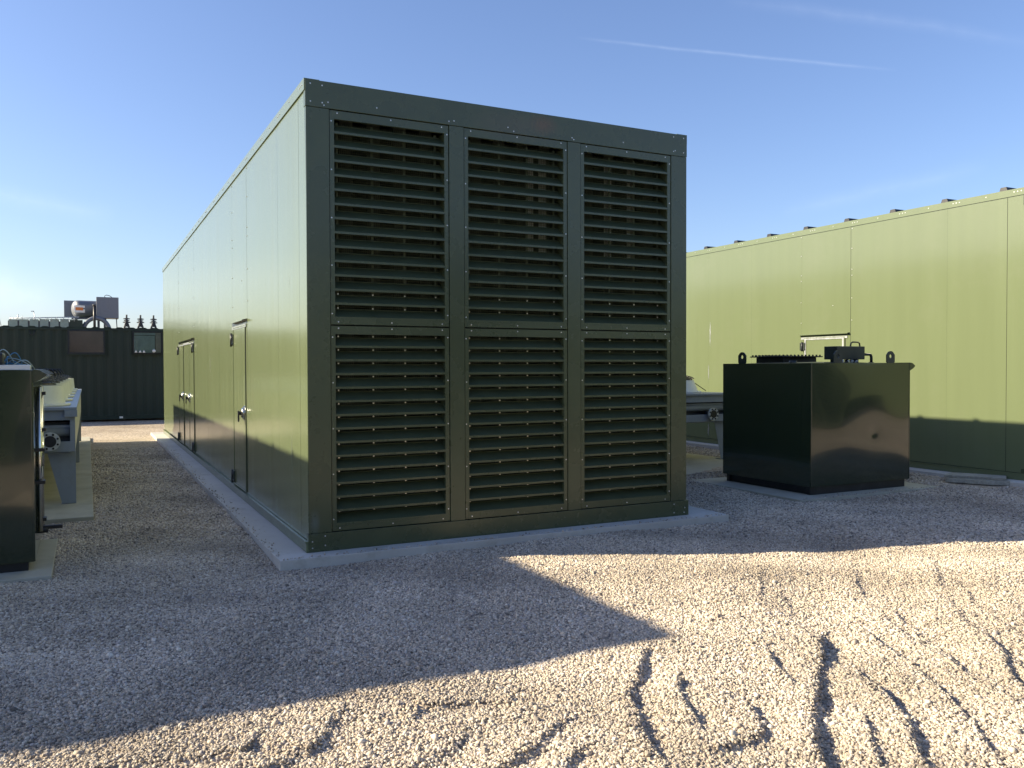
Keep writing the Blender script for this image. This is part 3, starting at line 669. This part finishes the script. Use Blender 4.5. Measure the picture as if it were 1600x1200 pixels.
# ------------------------------------------------------------------ dry coolers
def fan(root, x, y, z, r=.46, h=.22, rods=True):
    b = MB(); b.cyl((x, y, z), (x, y, z+.03), r*1.12, M['white'], n=32); b.cyl((x, y, z+.03), (x, y, z+h), r, M['white'], r1=r*(.84 if rods else .96), n=32, caps=False)
    b.cyl((x, y, z+h*.6), (x, y, z+h*.62), r*.88, M['black'], n=24)
    for k_ in range(6):
        a0, a1 = PI/2*k_/6, PI/2*(k_+1)/6; b.cyl((x, y, z+h+.004+.085*math.sin(a0)), (x, y, z+h+.004+.085*math.sin(a1)), r*.80*math.cos(a0), M['black'], r1=max(.01, r*.8*math.cos(a1)), n=24, caps=False)
    c = b.build('fan_cowl', root)
    b = MB()
    for k_ in range(9):
        rr = r*.86*(1-k_/9.5); zz_ = z+h+.10*math.sqrt(max(0, 1-(rr/(r*.9))**2))
        b.tube([(x+rr*math.cos(a), y+rr*math.sin(a), zz_) for a in [2*PI*j/24 for j in range(24)]], .006, M['black'], 5, closed=True)
    for j in range(12):
        a = 2*PI*j/12
        b.tube([(x+r*.87*math.cos(a)*q, y+r*.87*math.sin(a)*q, z+h+.10*math.sqrt(max(0, 1-(q*.97)**2))) for q in (1, .85, .6, .35, .1)], .006, M['black'], 5)
    b.build('fan_guard', c)
    b = MB(); b.cyl((x, y, z+h*.7), (x, y, z+h+.17), .13, M['black'], n=18); b.cyl((x, y, z+h+.17), (x, y, z+h+.20), .13, M['black'], r1=.07, n=18)
    b.box(x+.09, x+.2, y-.05, y+.05, z+h+.05, z+h+.13, M['black'], bev=.01)
    b.tube([(x+.12, y, z+h+.16), (x+.20, y, z+h+.20), (x+.26, y, z+h+.12), (x+.27, y-.02, z+h+.03)], .014, M['black'], 6)
    b.build('fan_motor', c)
    b = MB()
    for s_ in ((-1, 1) if rods else ()):
        b.tube([(x+s_*.12, y-.1, z+h+.12), (x+s_*r*1.1, y-.32, z+.03)], .007, M['black'], 5)
    if rods: b.build('brace_rod', c)
    return c
def cooler(root, wx, ly, zb, zt):
    G = M['grey']
    b = MB()   # box-section frame of folded steel with an open end face
    b.box(0, wx, 0, .05, zt-.13, zt-.012, G, bev=.004); b.box(0, wx, 0, .05, zb, zb+.12, G, bev=.004)
    for x in (0, wx-.055): b.box(x, x+.055, .0, .05, zb+.12, zt-.13, G, bev=.003)
    b.box(0, wx, ly-.05, ly, zb, zt-.012, G)
    b.build('end_frame', root)
    b = MB(); b.box(-.02, wx+.02, -.05, ly+.05, zt-.012, zt+.022, G, bev=.004); b.build('fan_deck', root)
    b = MB(); b.box(wx-.11, wx+.024, -.055, -.02, zt-.09, zt-.012, G, bev=.003); b.build('deck_bracket', root)
    for x in (0, wx-.02):
        nseg = 5; L_ = ly/nseg
        for k_ in range(nseg):
            b = MB(); b.box(x, x+.02, .055+k_*L_, (k_+1)*L_-.055 if k_ == nseg-1 else (k_+1)*L_-.01, zb+.02, zt-.016, M['cream'], bev=.003); b.build('side_panel', root)
    b = MB(); b.box(.06, wx-.06, .16, ly-.06, zb+.06, zt-.16, M['greyd']); b.box(.02, wx-.02, .08, ly-.06, zb+.27, zb+.31, G); b.build('coil_block', root)
    b = MB(); b.cyl((.06, .12, zb+.235), (wx-.06, .12, zb+.235), .062, G, n=18); b.cyl((.06, .12, zb+.03), (wx-.06, .12, zb+.03), .05, G, n=18); b.build('header_pipe', root)
    b = MB(); fx = wx-.26 if wx < 2.4 else wx-.48
    b.cyl((fx, .1, zb+.13), (fx, -.05, zb+.13), .062, M['greyd'], n=24); b.cyl((fx, -.05, zb+.13), (fx, -.078, zb+.13), .108, M['cream'], n=28)
    b.cyl((fx, -.078, zb+.13), (fx, -.082, zb+.13), .066, M['black'], n=24)
    for k_ in range(8): a = 2*PI*(k_+.5)/8; b.cyl((fx+.086*math.cos(a), -.076, zb+.13+.086*math.sin(a)), (fx+.086*math.cos(a), -.092, zb+.13+.086*math.sin(a)), .013, M['black'], n=6)
    b.build('flanged_pipe', root)
    for y in (.12, ly*.5, ly-.3):
        for sd_ in (0, 1):
            b = MB(); x = wx if sd_ else 0; s_ = -1 if sd_ else 1
            b.prism([(0, 0, zb), (s_*.30, 0, zb), (s_*.145, 0, -.03), (0, 0, -.03)], (x, y, 0), (x, y+.008, 0), G)
            b.prism([(0, 0, zb), (s_*.008, 0, zb), (s_*.008, 0, -.03), (0, 0, -.03)], (x, y+.008, 0), (x, y+.12, 0), G)
            b.box(min(x, x+s_*.16), max(x, x+s_*.16), y, y+.13, -.032, -.022, G); b.build('leg', root)
cr = thing('dry_cooler', 'grey table-shaped dry cooler between the middle container and the dark square tank', 'cooler', (5.45, 4.2, 0), 'fan coolers in the gaps between containers')
cooler(cr, 2.88, 10.2, .64, 1.10)
for k_ in range(6):
    fan(cr, 2.12, .72+k_*1.75, 1.122)
cl = thing('dry_cooler', 'grey and cream dry cooler with white fan cowls, behind the left fuel tank', 'cooler', (-4.1, 3.98, 0), 'fan coolers in the gaps between containers')
cooler(cl, 2.3, 10.1, .60, 1.10)
for k_ in range(6):
    fan(cl, 1.72, .60+k_*1.74, 1.122, .47, .25, False)

# ------------------------------------------------------------------ boards by the right slab
def board(pts, z0, z1, label):
    b = MB(); i = b.mi(M['wood']); A = [b.bm.verts.new((x, y, z0+random.uniform(-.004, .004))) for x, y in pts]; B_ = [b.bm.verts.new((x+random.uniform(-.01, .01), y+random.uniform(-.01, .01), z1+random.uniform(-.006, .006))) for x, y in pts]
    n = len(pts)
    for j in range(n): b.bm.faces.new((A[j], A[(j+1) % n], B_[(j+1) % n], B_[j]))
    b.bm.faces.new(A[::-1]); b.bm.faces.new(B_); bmesh.ops.recalc_face_normals(b.bm, faces=b.bm.faces[:])
    bmesh.ops.bevel(b.bm, geom=b.bm.edges[:], offset=.006, segments=2, affect='EDGES')
    o = b.build('weathered_slab'); tag(o, label, 'slab', 'grey slabs lying by the right container'); return o
board([(9.06, .66), (9.30, .20), (9.52, .02), (9.76, .18), (9.36, .76)], -.055, -.003, 'grey slab lying on the gravel, lower of two stacked beside the right container')
board([(9.14, .74), (9.56, .10), (9.775, .24), (9.44, .84)], .001, .040, 'grey slab with straight edges, upper of two stacked beside the right container')

# ------------------------------------------------------------------ office container across the back
oc = thing('office_container', 'dark green corrugated container with two windows across the back left', 'container', (-8.2, 21.9, 0))
OW = 12.2; OH = 2.86
b = MB(); i = b.mi(M['office']); per = .28; x = .16; prof = []
while x < OW-.16-per:
    prof += [(x, 0), (x+.07, 0), (x+.14, .036), (x+.21, .036)]; x += per
prof += [(x, 0), (OW-.16, 0)]
V = [(b.bm.verts.new((px_, py_, .12)), b.bm.verts.new((px_, py_, OH-.10))) for px_, py_ in prof]
wins = [(6.06, 6.99, 2.08, 2.73), (7.86, 8.64, 2.08, 2.71)]
for k_ in range(len(V)-1):
    b.bm.faces.new((V[k_][0], V[k_+1][0], V[k_+1][1], V[k_][1])).material_index = i
b.box(.02, OW-.02, .045, .06, .1, OH-.03, M['office'])
b.build('corrugated_wall', oc)
b = MB(); b.box(.05, OW-.05, 2.37, 2.43, .1, OH-.04, M['office']); b.box(.0, .05, .1, 2.4, .1, OH-.04, M['office']); b.box(OW-.05, OW, .1, 2.4, .1, OH-.04, M['office']); b.build('wall', oc)
b = MB(); b.box(.02, OW-.02, .02, 2.42, OH-.035, OH-.02, M['office'])
x = .2
while x < OW-.4:
    b.prism([(0, 0, 0), (.06, 0, .03), (.17, 0, .03), (.23, 0, 0)], (x, .004, OH-.0195), (x, 2.41, OH-.0195), M['office']); x += .34
b.build('roof', oc)
b = MB(); b.box(0, OW, -.012, .05, OH-.10, OH-.036, M['office'], bev=.006); b.box(0, OW, -.012, .05, .0, .12, M['office'], bev=.006)
for x in (0, OW-.16): b.box(x, x+.16, -.014, .05, .0, OH-.03, M['office'], bev=.006)
b.build('frame', oc)
for x in (4.2, 7.42, 10.3):
    b = MB(); b.box(x, x+.10, -.02, -.013, .03, .09, M['signw'], bev=.002); b.build('lashing_plate', oc)
for wi, (x0, x1, z0, z1) in enumerate(wins):
    b = MB(); t_ = .045
    for bx in ((x0-t_, x1+t_, z1, z1+t_), (x0-t_, x1+t_, z0-t_, z0), (x0-t_, x0, z0, z1), (x1, x1+t_, z0, z1)): b.box(bx[0], bx[1], -.035, .044, bx[2], bx[3], M['black'], bev=.004)
    b.box(x0-.1, x1+.1, -.045, -.01, z0-t_-.04, z0-t_-.004, M['office'])
    wf = b.build('window', oc)
    if wi == 0:
        b = MB(); b.box(x0, x1, -.022, -.014, z0, z1, M['paneb']); b.build('pane', wf)
        b = MB(); b.box(x0+.76, x0+.78, -.026, -.0225, z0, z1, M['paneb']); b.build('mullion', wf)
    else:
        b = MB(); b.box(x0, x1, -.026, -.021, z0, z1, M['glass']); b.build('pane', wf)
        b = MB(); b.box(x0, x1-.16, -.0095, -.002, z0, z1, M['blind']); b.build('blind', wf)
        b = MB(); b.box(x1-.157, x1, -.0095, -.002, z0, z1, M['pink']); b.build('curtain', wf)
        b = MB(); b.box(x0, x1-.16, -.015, -.010, z1-.09, z1-.075, M['black']); b.box(x1-.175, x1-.158, -.015, -.010, z0, z1-.09, M['black']); b.build('sash', wf)
for k_, (x, r) in enumerate(((7.91, .045), (8.03, .045), (8.14, .045), (8.43, .052))):
    b = MB()
    if k_ < 3: b.cyl((0, 0, 0), (0, 0, r*1.7), r, M['signw'], r1=.006, n=14)
    else:
        bmesh.ops.create_uvsphere(b.bm, u_segments=16, v_segments=10, radius=r, matrix=Matrix.Translation((0, 0, r))); b.mi(M['signw'])
        for f in b.bm.faces: f.smooth = True
    o = b.build('sill_ornament'); o.location = (-8.2+x, 21.9-.055 if False else 21.825, 2.082+.0)
    tag(o, ['small white cone in the right office window, first from the left', 'small white cone in the right office window, middle of three', 'small white cone in the right office window, third from the left', 'small white ball standing in the lower right of the bright office window'][k_], 'ornament', 'white ornaments in the office window')
b = MB(); b.box(7.80, 8.70, -.115, -.046, 2.055, 2.075, M['black'], bev=.003); b.build('window_ledge', oc)
b = MB(); b.tube([(5.02, -.02, 2.74), (5.02, -.04, 2.64), (5.05, -.045, 2.60), (5.10, -.045, 2.60), (5.13, -.04, 2.64), (5.13, -.02, 2.74)], .012, M['black'], 6); b.build('hook', oc)

# ------------------------------------------------------------------ farther plant showing above the office roof
fc = thing('generator_container', 'distant generator container hidden behind the office container, carrying the grey silencer', 'container', (-7.4, 57, 0), GRP)
b = MB(); b.box(0, 10.5, 0, 4.2, .05, 4.0, M['side'], bev=.02); b.build('housing', fc)
b = MB(); b.box(-.03, 10.53, -.03, 4.23, 0, .06, M['office']); b.build('base_frame', fc)
for x in (1.2, 6.3):
    b = MB(); b.box(x, x+1, -.02, -.002, .15, 2.15, M['side'], bev=.006); b.build('door', fc)
for x0 in (2.8, 4.4):
    b = MB(); b.box(x0, x0+1.3, -.03, -.002, 1.0, 2.9, M['office'])
    for k_ in range(12): b.box(x0+.05, x0+1.25, -.06, -.0305, 1.06+k_*.15, 1.15+k_*.15, M['slat'])
    b.build('louver', fc)
ex = thing('exhaust_silencer', 'grey cylindrical silencer with square end boxes and orange sign, above the office roof', 'silencer', (-7.4, 57, 4.0))
def rel(x, y, z): return (x+7.4, y-57, z-4.0)
SI = M['silencer']
b = MB(); A_ = Vector(rel(-2.25, 59.35, 5.78)); B__ = Vector(rel(-.75, 60.0, 5.82)); ax_ = (B__-A_).normalized(); b.cyl(A_, B__, .60, SI, n=40, caps=False)
for k_ in range(7):
    a0, a1 = PI/2*k_/7, PI/2*(k_+1)/7
    b.cyl(A_-ax_*.30*math.sin(a0), A_-ax_*.30*math.sin(a1), .6*math.cos(a0), SI, r1=max(.002, .6*math.cos(a1)), n=40, caps=False)
sb = b.build('silencer_body', ex)
b = MB(); b.box(*[c for c in (rel(-3.07, 0, 0)[0], rel(-1.95, 0, 0)[0])], 3.3, 3.42, rel(0, 0, 5.22)[2], rel(0, 0, 6.42)[2], SI, bev=.01); b.build('end_plate', ex)
b = MB(); b.box(rel(-1.04, 0, 0)[0], rel(.36, 0, 0)[0], 1.2, 2.6, rel(0, 0, 5.12)[2], rel(0, 0, 6.58)[2], SI, bev=.015); bx_ = b.build('outlet_box', ex)
b = MB(); b.tube([(rel(-.5, 0, 0)[0]+q, 1.9, 2.58+h_) for q, h_ in ((0, 0), (.0, .14), (.10, .2), (.28, .17), (.42, .08), (.5, 0))], .022, M['black'], 6); b.build('grab_handle', bx_)
b = MB(); b.cyl(rel(-1.17, 57.6, 4.0), rel(-1.17, 57.6, 5.98), .085, M['black'], n=16); b.cyl(rel(-1.17, 57.6, 5.9), rel(-1.17, 57.6, 5.99), .115, M['black'], n=16); b.build('stack_pipe', ex)
b = MB(); n = 20; b.tube([rel(-1.05-.82*math.cos(PI*k_/n), 58.2, 4.15+.95*math.sin(PI*k_/n)) for k_ in range(n+1)], .15, SI, 12); b.build('pipe_bend', ex)
b = MB()
for x in (-2.3, -.9): b.box(x+7.4-.08, x+7.4+.08, 2.5, 2.7, 0, 1.25, SI)
b.box(rel(-2.6, 0, 0)[0], rel(-.4, 0, 0)[0], 2.3, 2.9, 1.08, 1.18, SI)
b.cyl((rel(.27, 0, 0)[0], 1.6, 0), (rel(.22, 0, 0)[0], 1.6, 1.13), .03, M['black'], n=8); b.cyl((rel(-.5, 0, 0)[0], 1.9, 0), (rel(-.5, 0, 0)[0], 1.9, 1.12), .09, SI, n=8); b.build('support_frame', ex)
b = MB(); sg0 = Vector(rel(-1.86, 58.92, 5.62)); d_ = (Vector((1.5, .65, 0))).normalized(); nrm_ = Vector((d_.y, -d_.x, 0)); o_ = Vector(rel(-2.42, 58.64, 5.50))
q_ = [o_, o_+d_*.72, o_+d_*.72+Vector((0, 0, .5)), o_+Vector((0, 0, .5))]
b.prism([p-o_ for p in q_], o_-nrm_*0, o_+nrm_*.012, M['signw'])
q2 = [o_+d_*.09+Vector((0, 0, .15)), o_+d_*.60+Vector((0, 0, .15)), o_+d_*.60+Vector((0, 0, .36)), o_+d_*.09+Vector((0, 0, .36))]
b.prism([p-o_ for p in q2], o_+nrm_*.0121, o_+nrm_*.018, M['orange']); b.build('sign', ex)
rc = thing('roof_cooler', 'low pale green bank of cooler panels with thin pipes on top, above the office roof', 'cooler', (-7.4, 57, 4.0))
for k_ in range(6):
    b = MB(); x = 1.15+k_*.6; b.box(x, x+.5, .6, 2.2, .12, .88+.02*k_, mat('mint_panel', (.24, .30, .26), .5) if k_ == 0 else bpy.data.materials['mint_panel'], bev=.01); b.build('cooler_panel', rc)
b = MB(); b.box(1.0, 5.0, .5, 2.3, .0, .12, M['black']); b.box(1.1, 4.7, .65, 2.15, .2, .8, M['greyd']); b.box(4.72, 5.5, .6, 2.0, .1, .92, M['office']); b.build('base', rc)
b = MB()
for z_, y_ in ((1.05, .6), (1.12, 1.4), (1.0, 2.2)): b.tube([(1.2, y_, z_-.12), (5.3, y_, z_+.06)], .02, M['galv'], 6)
for k_ in range(12): b.tube([(1.25+k_*.34, .6, .8), (1.25+k_*.34, .6, 1.0+random.uniform(0, .12))], .018, M['galv'], 6)
for k_ in range(8): b.tube([(1.35+k_*.5, .6, 1.0), (1.45+k_*.5, 2.2, 1.02)], .016, M['galv'], 6)
b.build('pipe_rail', rc)
for x, zt_, lab in ((-6.95, 5.55, 'thin leaning pole above the office roof at the far left edge'), (-4.85, 5.48, 'thin leaning pole beside the pale cooler bank above the office roof')):
    t_ = thing('lamp_pole', lab, 'pole', (x, 58.5, 4.0), 'thin leaning poles above the office roof')
    b = MB(); b.tube([(.28, 0, 0), (0, 0, zt_-4)], .022, M['galv'], 6); b.build('pole', t_)
    b = MB(); b.box(-.16, .03, -.03, .03, zt_-4-.01, zt_-4+.04, M['galv'], bev=.008); b.build('lamp_head', t_)
b = MB(); b.box(-.1, .1, -.1, .1, 0, .9, M['cream'], bev=.01); b.cyl((0, 0, .9), (0, 0, 1.25), .03, M['galv'], n=8); b.box(-.18, .25, -.1, .1, .4, .5, M['cream'])
t_ = b.build('vent_post'); t_.location = (-5.75, 58.2, 4.0); tag(t_, 'pale yellowish upright post above the office roof, left of the cooler bank', 'post')

# masts on the horizon
def mast_(x, label):
    t_ = thing('lattice_mast', label, 'mast', (x, 300, ZG), 'three dark spiky masts above the office roof')
    b = MB(); Hm = 19.6; S_ = M['mast']
    def hw(z): return .14 if z > 17.6 else .14+(17.6-z)*.30 if z > 15.5 else .77+(15.5-z)*.06
    lv = [0, 3, 6, 8.5, 10.5, 12, 13.4, 14.6, 15.5, 16.1, 16.6, 17.1, 17.6, 18.2]
    for sx, sy in ((-1, -1), (1, -1), (1, 1), (-1, 1)):
        b.tube([(sx*hw(z), sy*hw(z), z) for z in lv], .20, S_, 5)
    for a, c in zip(lv[:-1], lv[1:]):
        for s_ in (-1, 1):
            b.tube([(-hw(a), s_*hw(a), a), (hw(c), s_*hw(c), c)], .16, S_, 4); b.tube([(hw(a), s_*hw(a), a), (-hw(c), s_*hw(c), c)], .16, S_, 4)
            b.tube([(s_*hw(a), -hw(a), a), (s_*hw(c), hw(c), c)], .16, S_, 4)
    b.build('lattice_tower', t_)
    b = MB(); b.tube([(0, 0, 16), (0, 0, Hm-.6), (0, 0, Hm)], .28, S_, 6); b.build('peak_rod', t_)
    for z, l in ((18.15, 1.0), (17.55, .85), (17.0, 1.15), (15.0, 1.2)):
        b = MB(); b.tube([(-l, 0, z+.12), (0, 0, z-.04), (l, 0, z+.12)], .17, S_, 5); b.tube([(-l, 0, z+.12), (0, 0, z+.35), (l, 0, z+.12)], .10, S_, 5); b.build('crossarm', t_)
    return t_
for x, l in ((10.2, 'small dark spiky mast above the office roof, left of three'), (14.4, 'small dark spiky mast above the office roof, middle of three'), (18.4, 'small dark spiky mast above the office roof, nearest the middle container')): mast_(x, l)
